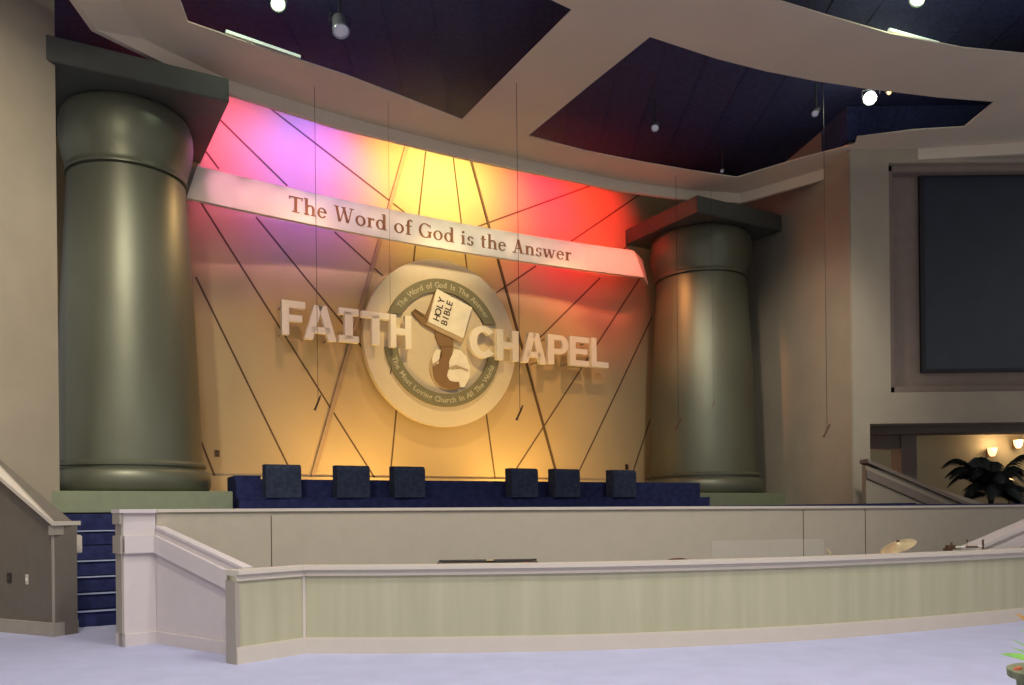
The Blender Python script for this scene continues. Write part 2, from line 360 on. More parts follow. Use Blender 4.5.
# front rail round the pit
rp = [at_floor(237,664.7), at_floor(305,653.5)]
arc = [at_floor(305,653.5), at_floor(420,653.3), at_floor(600,650), at_floor(780,642), at_floor(905,632.5), at_floor(1024,621)]
arc = [Vector((v.x, v.y)) for v in arc]
dl = (arc[-1]-arc[-2]).normalized(); arc += [arc[-1]+dl*1.6+Vector((0,.25))]
pathR = [(rp[0].x, rp[0].y)] + [(v.x, v.y) for v in catmull(arc, 6)]
HR = .88
t = thing('pit_rail_wall', 'low curved sage green wall with pale cap and baseboard in front of pit', 'low wall', (arc[1].x, arc[1].y, 0))
bm = bmn(); ribbon(bm, pathR, .012, .16, 0, HR-.05); obj('panel', bm, MT['sage'], t, label='sage green painted panel')
bm = bmn(); ribbon(bm, pathR, -.045, .205, HR-.038, HR); obj('cap', bm, MT['trim'], t)
bm = bmn(); ribbon(bm, pathR, -.012, .17, HR-.10, HR-.038); obj('cap_molding', bm, MT['trim'], t)
bm = bmn(); ribbon(bm, pathR, -.01, .17, 0, .145); ribbon(bm, pathR, -.004, .165, .145, .16); obj('baseboard', bm, MT['trim'], t)
bm = bmn(); d = (Vector(pathR[1])-Vector(pathR[0])).normalized(); a = Vector(pathR[0])
ribbon(bm, [tuple(a-d*.012), tuple(a+d*.03)], -.002, .165, 0, HR-.10); obj('end_post', bm, MT['trimdark'], t, label='end post of the rail, painted darker for shade')  # shade on the end face put into the darker trim colour
bm = bmn(); ribbon(bm, [tuple(Vector(pathR[1])-d*.02), pathR[1], tuple(Vector(pathR[1])+(Vector(pathR[2])-Vector(pathR[1])).normalized()*.012)], -.003, .1, .16, HR-.10); obj('corner_bead', bm, MT['trim'], t)

# sloped lilac wall on the far right of the pit
t = thing('stair_guard_wall', 'lilac sloping stair wall at the right end of the pit', 'low wall', (7.0,11.3,0))
G = [(6.15,10.98),(9.4,11.9)]
bm = bmn(); ribbon(bm, G, .0, .18, 0, [.83, 1.93]); obj('wall_body', bm, MT['lilac'], t)
bm = bmn(); ribbon(bm, G, -.05, .22, [.82,1.92], [.875,1.975]); ribbon(bm, G, -.03, 0, [.60,1.70], [.76,1.86]); obj('sloping_band', bm, MT['lilac'], t)

# ------------------------------------------------------------------ columns
def column(cx, cy, k, side, label, tp=0.0, ab=2.62):
    z0 = ZF; zp = 1.775
    t = thing('column', label, 'column', (cx, cy, z0), 'giant columns flanking the stage')
    bm = bmn(); box(bm, (cx, cy, (z0+zp)/2), (side, side, zp-z0), TH, bev=.01); obj('plinth', bm, MT['plinth'], t, label='pale sage square plinth')
    def r(x): return x*k
    bm = bmn(); prof = [(r(1.30),0)]+[(r(1.30)+.09*math.sin(a), .18-.18*math.cos(a)) for a in [PI*i/10 for i in range(1,10)]]+[(r(1.30),.36),(r(1.27),.375),(r(1.27),.40),(r(1.31),.41),(r(1.315),.45),(r(1.29),.48),(r(1.26),.49)]
    lathe(bm, (cx, cy, zp), prof, 64); obj('base_ring', bm, MT['column'], t, smooth=True)
    sh = [(1.25,.49),(1.25,.6),(1.235,1.2),(1.21,2.0),(1.18,2.8),(1.14,3.6),(1.10,4.4),(1.06,5.05)]
    bm = bmn(); lathe(bm, (cx, cy, zp), [(r(a)-tp*b/5, b) for a, b in sh], 64); obj('shaft', bm, MT['column'], t, smooth=True)
    bm = bmn(); cp = [(1.02,5.03),(1.02,5.075),(1.10,5.085),(1.105,5.11),(1.09,5.14),(1.085,5.20),(1.13,5.42),(1.165,5.60),(1.175,5.75),(1.165,5.90),(1.13,6.03),(1.07,6.12),(1.0,6.155)]
    lathe(bm, (cx, cy, zp), [(r(a)*(1.025 if b > 5.3 else 1)-tp, b) for a, b in cp], 64); obj('capital', bm, MT['column'], t, smooth=True)
    bm = bmn(); box(bm, (cx, cy, (7.915+8.28)/2), (ab, ab, 8.28-7.915), TH, bev=.012); obj('abacus', bm, MT['columncap'], t)
column(-6.23, 13.5, .885, 2.68, 'huge bronze green column at left, nearest, beside the navy stairs', .055, 2.70)
column(4.60, 19.8, 1.0, 2.72, 'huge bronze green column at right, farther, near the dark screen')

# ------------------------------------------------------------------ choir loft front
def poly3(pts, z): return [Vector((p.x, p.y, z)) for p in pts]
tl = at_n(700, 490, -1.62)[0]
CP = [S(-4.86,-1.22), S(-2.5,-1.34), S(0,-1.45), S(2.4,-1.55), S(tl,-1.62)]
cp2 = [(p.x, p.y) for p in CP]
t = thing('choir_parapet', 'navy carpeted stepped parapet across the stage below the lit wall', 'parapet', S(0,-1.5,ZF))
bm = bmn(); ribbon(bm, cp2, 0, .16, ZF, 1.975); obj('upper_wall', bm, MT['bluecarpet'], t)
bm = bmn(); ribbon(bm, cp2, -.30, 0, ZF, 1.66); ribbon(bm, cp2, -.305, -.25, 1.645, 1.668); obj('lower_step', bm, MT['bluecarpet'], t)
bm = bmn(); ribbon(bm, [tuple(Vector(cp2[0])), tuple((S(-4.45,-1.25)).xy)], .165, 1.1, 1.62, 2.04); obj('corner_block', bm, MT['bluecarpet'], t)
bm = bmn(); ribbon(bm, [tuple(S(-4.86,-1.0).xy), tuple(S(4.6,-1.3).xy)], 0, 2.0, ZF, 1.62); struct(obj('floor_choir', bm, MT['bluecarpet'], org=S(0,0,1.3)))
# thin ledge at the foot of the lit wall
bm = bmn(); prism(bm, [S(-6,1.06,1.62), S(6,1.06,1.62), S(6,1.06,2.13), S(-6,1.06,2.13)], S(0,.18)-S(0,0)); struct(obj('baseboard_back', bm, MT['stagewall']))
bx = [(282,464,38,'first carpeted floor box from the left, nearest the left column'),(351.5,467,35,'second carpeted floor box from the left on the parapet step'),(407.5,469,33,'third carpeted floor box from the left, just left of the medallion'),
      (522,472,30,'carpeted floor box right of the medallion, first of the right three'),(564.5,472.3,29,'middle carpeted floor box of the right three'),(621.5,473,30,'last carpeted floor box, nearest the right column')]
proto = None
for px, py, w, lb in bx:
    nn = -1.55-.012*(px-282)/10*.8; nn = -1.45-(px-282)/340*.33
    tt, z = at_n(px, py, nn-.02); c = S(tt, nn, 1.668)
    if proto is None:
        proto = thing('carpeted_box', lb, 'stage box', c, 'carpeted boxes along the parapet')
        b = bmn(); H = .535
        pr = [(-.13,0),(.12,0),(.12,H),(-.07,H),(-.11,H-.02),(-.13,H-.07)]
        R = Matrix.Rotation(TH, 3, 'Z'); prism(b, [R@Vector((-.28, y, z_)) + c for y, z_ in pr], R@Vector((.56,0,0)))
        obj('box_shell', b, MT['boxcarpet'], proto)
        b = bmn(); prism(b, [R@Vector((-.28, y, z_)) + c for y, z_ in ((-.16,.40),(-.14,.40),(-.14,.33),(-.16,.33))], R@Vector((.02,0,0))); b.free()
    else:
        o = proto.copy(); C.objects.link(o); o['label'] = lb; o.location = c; o.scale = (1,1,1)
        for ch in list(proto.children):
            k = ch.copy(); C.objects.link(k); k.parent = o

# right side: low navy dais and stair rail wall
bm = bmn(); prism(bm, [(5.75,16.2,1.3),(7.0,16.2,1.3),(6.7,18.6,1.3),(6.6,18.9,1.3)], (0,0,.17)); bm.free()
bm = bmn(); prism(bm, [(5.5,16.6,ZF),(7.3,14.9,ZF),(7.3,15.45,ZF),(6.7,16.1,ZF),(6.55,16.9,ZF),(6.35,17.4,ZF)], (0,0,.03))
tag(obj('carpeted_dais', bm, MT['bluecarpet'], org=(6.4,16.6,1.3)), 'low navy carpeted dais at the foot of the beige right wall', 'platform')
t = thing('stair_side_wall', 'brown sloping stair wall in the opening below the dark screen', 'low wall', (7.6,15.6,1.3))
zt1 = at_Y(864,459,15.6).z; xl = at_Y(864,459,15.6).x; xr = at_Y(975,507,15.6).x; zr = at_Y(975,507,15.6).z
G = [(xl+.05,15.62),(xr+.6,15.62)]; zsl = (zr-zt1)/(xr-xl); ze = zt1+zsl*(xr+.6-xl)
G = [(xl+.05,15.62),(xr+.2,15.62)]; ze = max(1.33, zt1+zsl*(xr+.2-xl))
bm = bmn(); ribbon(bm, G, .02, .2, ZF, [zt1-.12, max(ze, ZF+.01)]); obj('wall_body', bm, MT['wall'], t)
bm = bmn(); ribbon(bm, G, -.06, .30, [zt1-.07, ze-.07], [zt1, ze]); obj('cap', bm, MT['recess'], t)
bm = bmn(); ribbon(bm, G, -.03, .02, [zt1-.36, ze-.36], [zt1-.2, ze-.2]); obj('molding', bm, MT['recess'], t)

# ------------------------------------------------------------------ screen
sx0 = at_Y(921,300,YS+.3).x; sz0 = at_Y(960,372,YS+.3).z; sz1 = at_Y(960,170,YS+.3).z; sx1 = sx0+4.6
t = thing('projection_screen', 'large dark projection screen recessed high in the right wall', 'screen', ((sx0+sx1)/2, YS+.35, sz0))
bm = bmn(); box(bm, ((sx0+sx1)/2, YS+.355, (sz0+sz1)/2), (sx1-sx0-.1, .03, sz1-sz0-.1)); obj('screen_surface', bm, MT['screen'], t)
bm = bmn()
for (a,b,c,d) in ((sx0,sx0+.09,sz0,sz1),(sx1-.09,sx1,sz0,sz1),(sx0+.09,sx1-.09,sz0,sz0+.07),(sx0+.09,sx1-.09,sz1-.12,sz1)):
    box(bm, ((a+b)/2, YS+.34, (c+d)/2), (b-a, .07, d-c))
obj('border', bm, MT['screenframe'], t)

# ------------------------------------------------------------------ glyphs
def rect(x0,y0,x1,y1): return [[(x0,y0),(x1,y0),(x1,y1),(x0,y1)]]
def slant(x0,y0,x1,y1,w): return [[(x0-w/2,y0),(x0+w/2,y0),(x1+w/2,y1),(x1-w/2,y1)]]
def arc2(cx,cy,rx,ry,wx,wy,a0,a1,n=14):
    out = []
    for i in range(n):
        a = math.radians(a0+(a1-a0)*i/n); b = math.radians(a0+(a1-a0)*(i+1)/n)
        out.append([(cx+rx*math.cos(a),cy+ry*math.sin(a)),(cx+rx*math.cos(b),cy+ry*math.sin(b)),(cx+(rx-wx)*math.cos(b),cy+(ry-wy)*math.sin(b)),(cx+(rx-wx)*math.cos(a),cy+(ry-wy)*math.sin(a))])
    return out
K, k = .15, .06          # thick and thin strokes
def ser(x, y, w=.16): return rect(x-w, y, x+w, y+.05)
XH = .64
SER = {
 'T': (.78, rect(.32,0,.32+K,1)+rect(.02,.94,.77,1)+slant(.05,.80,.03,.95,.05)+slant(.74,.80,.76,.95,.05)+ser(.395,0,.2)),
 'h': (.68, rect(.08,0,.08+K,1.06)+rect(.02,1.01,.2,1.06)+arc2(.37,.42,.24,.24,.13,.08,0,150)+rect(.47,0,.61,.43)+ser(.155,0,.14)+ser(.54,0,.14)),
 'e': (.58, arc2(.29,.32,.27,.34,.12,.06,20,325)+rect(.08,.34,.53,.40)+arc2(.29,.32,.27,.34,.10,.06,0,20,4)),
 'W': (1.16, slant(.30,0,.12,1,.14)+slant(.34,0,.58,.95,.06)+slant(.78,0,.54,1,.14)+slant(.82,0,1.03,1,.06)+ser(.12,.95,.15)+ser(.54,.95,.14)+ser(1.03,.95,.13)),
 'o': (.66, arc2(.33,.32,.31,.34,.14,.06,0,360,28)),
 'r': (.46, rect(.08,0,.08+K,XH)+rect(.02,XH-.05,.2,XH)+arc2(.34,.42,.2,.22,.12,.08,50,160)+rect(.35,.50,.45,.61)+ser(.155,0,.15)),
 'd': (.70, arc2(.30,.32,.28,.34,.14,.06,0,360,28)+rect(.46,0,.46+K,1.06)+rect(.38,1.01,.6,1.06)+rect(.55,0,.70,.05)),
 'f': (.42, rect(.12,0,.12+K,.86)+arc2(.32,.84,.2,.22,.14,.07,30,180)+rect(.02,XH-.06,.40,XH)+ser(.195,0,.16)),
 'G': (.88, arc2(.44,.5,.42,.52,.15,.06,45,325)+rect(.66,.05,.66+K,.46)+ser(.735,.42,.14)+slant(.76,.72,.76,.95,.05)),
 'i': (.34, rect(.09,0,.09+K,XH)+rect(.02,XH-.05,.2,XH)+arc2(.165,.87,.095,.095,.095,.095,0,360,12)+ser(.165,0,.15)),
 's': (.50, arc2(.25,.475,.19,.185,.11,.06,30,250,10)+arc2(.25,.175,.20,.195,.12,.06,-160,70,10)+slant(.42,.48,.42,.62,.04)+slant(.06,.02,.06,.18,.04)),
 't': (.42, rect(.11,.10,.11+K,.86)+rect(.02,XH-.06,.39,XH)+arc2(.27,.13,.16,.15,.13,.07,180,300,8)),
 'A': (.84, slant(.16,0,.40,.95,.06)+slant(.66,0,.42,1.02,.15)+rect(.25,.32,.60,.38)+ser(.15,0,.15)+ser(.68,0,.16)),
 'n': (.68, rect(.08,0,.08+K,XH)+rect(.02,XH-.05,.2,XH)+arc2(.37,.42,.24,.24,.13,.08,0,150)+rect(.47,0,.61,.43)+ser(.155,0,.14)+ser(.54,0,.14)),
 'w': (.92, slant(.25,0,.10,XH,.13)+slant(.28,0,.46,.6,.055)+slant(.62,0,.44,XH,.13)+slant(.65,0,.82,XH,.055)+ser(.10,XH-.05,.12)+ser(.44,XH-.05,.11)+ser(.82,XH-.05,.10)),
 ' ': (.30, []),
}
def n_banner(t_): return .10+.35*(1-(t_/5.0)**2)
# banner beam spanning the columns
tbl, zbl = at_n(186,195.5,.10); tbr, zbr = at_n(645.5,280,.10); ttl, ztl = at_n(197,162,.10); ttr, ztr = at_n(635,252,.15)
ZB0, ZB1 = 6.80, 7.385
t = thing('banner_beam', 'long white banner beam with brown serif slogan between the two columns', 'banner', S(0,.4,ZB0))
bm = bmn(); NS = 40; R = []
for i in range(NS+1):
    f = i/NS; tb = tbl+(tbr-tbl)*f; tt = ttl+(ttr-ttl)*f
    R.append([bm.verts.new(S(tb, n_banner(tb), ZB0)), bm.verts.new(S(tt, n_banner(tt), ZB1)), bm.verts.new(S(tt, n_banner(tt)+.10, ZB1)), bm.verts.new(S(tb, n_banner(tb)+.10, ZB0))])
for i in range(NS):
    for q in range(4): bm.faces.new([R[i][q], R[i][(q+1)%4], R[i+1][(q+1)%4], R[i+1][q]])
bm.faces.new(R[0]); bm.faces.new(R[-1])
obj('banner_panel', bm, MT['banner'], t)
bm = bmn()
for (tb, tt, e) in ((tbr, ttr, 1), (tbl, ttl, -1)):
    w = .62 if e > 0 else .22; bk = .45 if e > 0 else .3
    prism(bm, [S(tb, n_banner(tb)+.01, ZB0), S(tt, n_banner(tt)+.01, ZB1), S(tt+e*w, n_banner(tt)+bk, ZB1), S(tb+e*w*.8, n_banner(tb)+bk, ZB0)], S(0,.06)-S(0,0))
obj('end_bracket', bm, MT['trim'], t)
txt = 'The Word of God is the Answer'; adv = [SER[c][0]+.07 for c in txt]; tot = sum(adv)
t0, _ = at_n(289,200,.25); t1, _ = at_n(574.5,256,.25); sc = (t1-t0)/tot; cap = .285
bm = bmn(); x = t0; zb = ZB0+.155
for ch, ad in zip(txt, adv):
    for pl in SER[ch][1]:
        pts = [(x+a*sc, zb+b*cap) for a, b in pl]
        nb = n_banner(x+.3*sc)
        prism(bm, [S(a, n_banner(a)-.012, b) for a, b in pts], S(0,.015)-S(0,0))
    x += ad*sc
obj('lettering', bm, MT['bannertxt'], t, label='brown serif letters reading The Word of God is the Answer')

# block letters FAITH CHAPEL
B = .27
BLK = {
 'F': rect(0,0,.30,1)+rect(.29,.80,1,1)+rect(.29,.40,.86,.59),
 'A': slant(.13,0,.44,1,.26)+slant(.87,0,.56,1,.26)+rect(.22,.20,.78,.37),
 'I': rect(.30,.1,.70,.9)+rect(0,0,1,.19)+rect(0,.81,1,1),
 'T': rect(.36,0,.64,.9)+rect(0,.81,1,1),
 'H': rect(0,0,.29,1)+rect(.71,0,1,1)+rect(.28,.40,.72,.60),
 'C': arc2(.52,.5,.52,.52,.28,.19,42,318,26),
 'P': rect(0,0,.30,1)+rect(.29,.83,.62,1)+rect(.29,.36,.62,.53)+arc2(.62,.68,.38,.32,.28,.165,-90,90,14),
 'E': rect(0,0,.30,1)+rect(.29,.81,1,1)+rect(.29,.41,.92,.59)+rect(.29,0,1,.19),
 'L': rect(0,0,.30,1)+rect(.29,0,1,.19),
}
LS = [('F',282,305.5,300.8,335,'FAITH, first letter at far left'),('A',304.5,336.5,305.5,340,'FAITH, second from left'),('I',339,358.8,308.3,342,'FAITH, with broad slab ends'),('T',361.8,389.5,312,344.6,'FAITH, over the medallion edge'),('H',390,411.5,315,347.8,'FAITH, over the left of the medallion'),
      ('C',469.6,496.5,326.5,357,'CHAPEL, over the right of the medallion'),('H',497,518.7,330,360.3,'CHAPEL, right after its C'),('A',521.5,546.5,332.7,363,'CHAPEL, just right of the medallion'),('P',548,568.5,335,364.3,'CHAPEL, fourth letter'),('E',570,589,336.8,365.8,'CHAPEL, next to last'),('L',591.5,608.5,338.4,367.3,'CHAPEL, last at far right')]
NL = .72
for ch, xa, xb, ya, yb, lb in LS:
    ta = at_n(xa,(ya+yb)/2,NL)[0]; tb = at_n(xb,(ya+yb)/2,NL)[0]; z0, z1 = at_n((xa+xb)/2,yb,NL)[1], at_n((xa+xb)/2,ya,NL)[1]
    if ch == 'C': pass
    o = thing('sign_letter', 'cream raised block letter '+ch+' of the word '+lb, 'letter', S((ta+tb)/2, NL, z0), 'raised sign letters on the stage wall')
    bm = bmn()
    for pl in BLK[ch]: prism(bm, [S(ta+(tb-ta)*a, NL, z0+(z1-z0)*b) for a, b in pl], S(0,.11)-S(0,0))
    obj('letter_face', bm, MT['letter'], o)
    over = ch in 'TH' and 'FAITH' in lb or ch in 'C' or (ch == 'H')
    for fx, fz in ((.15,.1),(.5 if ch in 'IT' else .15,.9)):
        if ch == 'A': fx, fz = (.16,.1) if fz < .5 else (.84,.1)
        if ch == 'C': fx, fz = (.14,.5) if fz < .5 else (.5,.92)
        if ch == 'T': fx = .5
        bm = bmn(); tube(bm, [S(ta+(tb-ta)*fx, NL+.10, z0+(z1-z0)*fz), S(ta+(tb-ta)*fx, .93 if over else NW, z0+(z1-z0)*fz)], .015, 6)
        obj('standoff', bm, MT['metal'], o)

# ------------------------------------------------------------------ medallion
ct, cz_ = -.16, 4.97; RM = 1.76; NM = .95
t = thing('medallion', 'big round tan church emblem with book, hand and globe', 'emblem', S(ct, NM, cz_-RM))
def disc(bm, r, n0, n1, seg=72, ri=0.0, zlo=None, mi=0):
    pts = [(r*math.cos(2*PI*i/seg), r*math.sin(2*PI*i/seg)) for i in range(seg)]
    prism(bm, [S(ct+a, n0, cz_+b) for a, b in pts], S(0,n1)-S(0,n0), mi)
bm = bmn(); disc(bm, RM, NM, NM+.14); obj('disc', bm, MT['medal'], t)
bm = bmn(); disc(bm, RM-.10, NM+.14, NW+.0); obj('mounting_ring', bm, MT['joint'], t)
def ring_seg(bm, ri, ro, zlim, upper):
    # annulus clipped by a horizontal line
    N = 60; inn = []; out = []
    h = zlim
    a0 = math.asin(h/ro); b0 = math.asin(h/ri)
    if upper: A = [a0+(PI-2*a0)*i/N for i in range(N+1)]; Bq = [b0+(PI-2*b0)*i/N for i in range(N+1)]
    else: A = [PI-a0+(PI+2*a0)*i/N for i in range(N+1)]; Bq = [PI-b0+(PI+2*b0)*i/N for i in range(N+1)]
    for i in range(N):
        q = [(ro*math.cos(A[i]), ro*math.sin(A[i])), (ro*math.cos(A[i+1]), ro*math.sin(A[i+1])), (ri*math.cos(Bq[i+1]), ri*math.sin(Bq[i+1])), (ri*math.cos(Bq[i]), ri*math.sin(Bq[i]))]
        prism(bm, [S(ct+a, NM, cz_+b) for a, b in q], S(0,-.07)-S(0,0))
for up, h, lb in ((True, .50, 'upper arc'), (False, -.20, 'lower arc')):
    bm = bmn(); ring_seg(bm, 1.07, 1.34, h, up); bmesh.ops.remove_doubles(bm, verts=bm.verts, dist=1e-5)
    ro = obj('ring_arc', bm, MT['medalring'], t)
# glyph meshes from the built-in font
_gc = {}
def glyph(ch, off):
    if (ch, off) in _gc: return _gc[(ch, off)]
    cu = bpy.data.curves.new('glyph', 'FONT'); cu.body = ch; cu.offset = off; cu.align_x = 'CENTER'; cu.fill_mode = 'FRONT'; cu.resolution_u = 3
    o = bpy.data.objects.new('glyph', cu); C.objects.link(o); dg = bpy.context.evaluated_depsgraph_get()
    me = bpy.data.meshes.new_from_object(o.evaluated_get(dg)); vs = [v.co.xy.copy() for v in me.vertices]; fs = [tuple(p.vertices) for p in me.polygons]
    bpy.data.objects.remove(o); bpy.data.meshes.remove(me); _gc[(ch, off)] = (vs, fs); return vs, fs
def put_glyph(bm, ch, off, size, fn, n):
    vs, fs = glyph(ch, off); V = []
    for v in vs: a, b = fn(v.x*size, v.y*size); V.append(bm.verts.new(S(a, n, b)))
    for f in fs:
        try: bm.faces.new([V[i] for i in f])
        except Exception: pass
WID = {'i':.5,'I':.6,'l':.5,'t':.65,'r':.7,'f':.65,' ':.8,'W':1.5,'M':1.45,'m':1.5,'w':1.3,'s':.85}
def arc_text(s, r, amid, span, size, cwise, nm):
    ws = [WID.get(c, 1.0) for c in s]; tot = sum(ws); x = 0; bm = bmn()
    for c, w in zip(s, ws):
        f = (x+w/2)/tot; x += w
        if c == ' ': continue
        a = amid+(span/2-span*f if cwise else -span/2+span*f)
        A = math.radians(a); rot = A-PI/2 if cwise else A+PI/2
        def fn(u, v, A=A, rot=rot):
            return ct+r*math.cos(A)+u*math.cos(rot)-v*math.sin(rot), cz_+r*math.sin(A)+u*math.sin(rot)+v*math.cos(rot)
        put_glyph(bm, c, .02, size, fn, NM-.075)
    return obj(nm, bm, MT['paletxt'], t)
arc_text('The Word of God Is The Answer', 1.15, 90, 116, .165, True, 'arc_lettering')
arc_text('The Most Loving Church In All The World', 1.255, 270, 142, .165, False, 'arc_lettering')
# emblem: outlines measured on the disc face
def em(pts, ox=370., oy=265., s=4.893, n=NM):
    return [at_n(ox+x/s, oy+y/s, n) for x, y in pts]
def relief(name, polys, m, n0, th, parent=t, label=None):
    bm = bmn()
    for pl in polys: prism(bm, [S(a, n0, b) for a, b in em(pl)], S(0,-th)-S(0,0))
    bmesh.ops.triangulate(bm, faces=[f for f in bm.faces if len(f.verts) > 4])
    return obj(name, bm, MT[m], parent, label=label)
gl = [(388+98*math.cos(2*PI*i/40), 506+107*math.sin(2*PI*i/40)) for i in range(40)]
g = relief('globe', [gl], 'tan', NM, .03)
relief('white_land', [[(408,412),(440,418),(468,450),(485,500),(482,555),(458,600),(436,598),(432,572),(398,575),(372,552),(374,522),(400,506),(385,505),(383,478),(392,450),(402,430)],
    [(322,412),(342,420),(346,442),(330,468),(304,486),(300,462),(308,432)],[(322,505),(340,500),(338,470),(326,478)]], 'white', NM-.03, .015, g)
relief('brown_land', [[(346,400),(400,400),(398,440),(382,470),(380,505),(372,545),(385,568),(430,578),(428,608),(395,613),(345,598),(312,560),(302,500),(330,485),(348,445)]], 'brown', NM-.03, .02, g)
relief('inlet', [[(385,505),(400,495),(420,492),(440,500),(478,516),(474,524),(440,510),(415,504),(398,514)]], 'tan', NM-.045, .008, g)
relief('hand', [[(313,332),(325,320),(345,333),(364,330),(370,309),(384,311),(384,342),(402,352),(404,405),(344,405),(330,385),(316,352)]], 'brown', NM, .05, label='brown raised hand')
bk = relief('book', [[(318,122),(490,213),(446,362),(274,282)]], 'white', NM-.05, .05, label='open white book reading Holy Bible')
relief('page_edge', [[(274,282),(446,362),(440,382),(330,330),(268,294)]], 'tan', NM-.03, .05, bk)
relief('back_cover', [[(200,232),(216,218),(268,248),(262,262)],[(216,218),(290,280),(330,332),(300,320),(245,285),(202,236)],[(300,168),(318,122),(300,220),(274,284),(264,262)]], 'brown', NM-.01, .05, bk)
# lettering on the cover follows the slanted book
bm = bmn()
c0 = Vector(em([(318,122)])[0]); c1 = Vector(em([(274,282)])[0]); c2 = Vector(em([(490,213)])[0])
up = (c0-c1); rt = (c2-c0)
def cov(w, fx, f0, f1, size):
    d = up.normalized(); e = Vector((d.y, -d.x)); nch = len(w)
    for i, ch in enumerate(w):
        f = f0+(f1-f0)*(i+.5)/nch; base = c1+up*f+rt*fx
        def fn(u, v, base=base): q = base+d*u-e*v*1.0; return q.x, q.y
        put_glyph(bm, ch, .02, size, fn, NM-.103)
cov('HOLY', .26, .14, .84, .20); cov('BIBLE', .48, .12, .86, .20)
obj('cover_lettering', bm, MT['darktxt'], bk)

# ------------------------------------------------------------------ outlets on stage wall
for (px, py, lb) in ((217,453.5,'small dark outlet plate low on the stage wall beside the left column'), (626.5,467,'small dark outlet plate low on the stage wall beside the right column')):
    tt, z = at_n(px, py, NW); o = thing('wall_outlet', lb, 'outlet', S(tt, NW, z))
    bm = bmn(); box(bm, S(tt, NW-.008, z), (.095,.014,.13), TH, bev=.002); obj('plate', bm, MT['bronze'], o)
    for dz in (-.03,.03): bm = bmn(); box(bm, S(tt, NW-.017, z+dz), (.04,.006,.035), TH); obj('socket', bm, MT['black'], o)

# ------------------------------------------------------------------ hanging choir microphones
MC = [(316,75,318,402,13.7,8.62,'passing over the letter A of the word FAITH'),(403,100,391,371,14.2,8.62,'over the left edge of the medallion'),(516,70,520,412,13.65,8.62,'right of the medallion before CHAPEL'),
      (674,169,678.5,424,17.55,8.62,'in front of the right column, left side'),(820,104,827,430,15.0,11.0,'in front of the beige right wall'),(722,190,713.5,404,18.2,8.40,'in front of the right column, short one')]
for (x0, y0, x1, y1, Y, zt_, lb) in MC:
    p = at_Y(x1, y1, Y); short = 'short' in lb or 'edge of the medallion' in lb
    o = thing('hanging_microphone', 'thin black hanging choir microphone '+lb, 'microphone', p, 'hanging choir microphones')
    bm = bmn(); zt_ = zt_ if zt_ > 9 else 8.5
    if 'right wall' in lb: zt_ = ZD-.01
    tube(bm, [(p.x, p.y, p.z), (p.x, p.y, zt_)], .0025 if short else .0045, 5); obj('cable', bm, MT['black'], o)
    bm = bmn(); s_ = .5 if short else 1.0; d = Vector((.055*s_, -.02, .12*s_)) if 'edge of' not in lb else Vector((.01,0,.05))
    tube(bm, [p+d*.9, p+d*.35, p-d*.7, p-d*1.1], [.012*s_, .017*s_, .017*s_, .022*s_], 8); obj('microphone_head', bm, MT['bronze'], o)

# ------------------------------------------------------------------ ceiling spotlights
def spotlight(px, py, z, size, mtl, label, group, aim, silver=False, hang=True):
    p = at_z(px, py, z); o = thing('ceiling_spotlight', label, 'spotlight', (p.x, p.y, p.z), group)
    d = Vector(aim).normalized(); q = d.to_track_quat('Z', 'Y').to_matrix()
    bm = bmn(); lathe(bm, (0,0,0), [(size*.55,-size*2.2),(size*.8,-size*2.0),(size*.9,-size*.6),(size,-size*.3),(size*1.05,0),(size*.98,.02),(size*.9,-.01)], 20)
    bmesh.ops.rotate(bm, cent=(0,0,0), matrix=q, verts=bm.verts); bmesh.ops.translate(bm, verts=bm.verts, vec=p)
    obj('housing', bm, MT['lampsilver' if silver else 'lampshell'], o, smooth=True)
    bm = bmn(); lathe(bm, (0,0,0), [(0,.03),(size*.5,.02),(size*.86,-.005),(size*.86,-.03)], 20)
    bmesh.ops.rotate(bm, cent=(0,0,0), matrix=q, verts=bm.verts); bmesh.ops.translate(bm, verts=bm.verts, vec=p); obj('lens', bm, MT[mtl], o, smooth=True)
    b = p-d*size*1.0
    bm = bmn(); tube(bm, [(b.x, b.y, b.z+size*.6), (b.x, b.y, ZD-.02)], .02, 8); obj('hanging_stem', bm, MT['lampshell'], o)
    sd = Vector((d.y, -d.x, 0)).normalized()*size*1.25 if abs(d.z) < .99 else Vector((size*1.25,0,0))
    bm = bmn(); tube(bm, [b+sd, b+sd+Vector((0,0,size*1.1)), b-sd+Vector((0,0,size*1.1)), b-sd], .012, 6); obj('yoke', bm, MT['lampshell'], o)
    return p
for (pa_, pb_2, lb) in (((226,31.5),(300,57),'added pale green glow bar for lamplight on the edge of the upper left ceiling opening'), ((889,30),(938,43.5),'added pale green glow bar for lamplight on the edge of the top right ceiling opening')):
    A_ = at_z(*pa_, 8.70); B_ = at_z(*pb_2, 8.70); o = thing('edge_glow_bar', lb, 'light', (A_+B_)/2, 'added glow bars on the ceiling edge')
    bm = bmn(); tube(bm, [A_, B_], .03, 10); obj('glow_bar', bm, MT['strip'], o, smooth=True)  # bar and backing added; the glow stands for lamplight on the slab edge
    bm = bmn(); d_ = (B_-A_).normalized(); n_ = Vector((-d_.y, d_.x, 0)); prism(bm, [A_-n_*.02-Vector((0,0,.022)), B_-n_*.02-Vector((0,0,.022)), B_+n_*.06-Vector((0,0,.022)), A_+n_*.06-Vector((0,0,.022))], (0,0,-.012)); obj('glow_backing', bm, MT['soffit'], o)
G1 = 'spotlights hung in the dark ceiling openings'
cam = Vector((0,0,EYE))
def toward(px, py, z, mix, tgt): p = at_z(px, py, z); return (cam-p).normalized()*mix+(Vector(tgt)-p).normalized()*(1-mix)
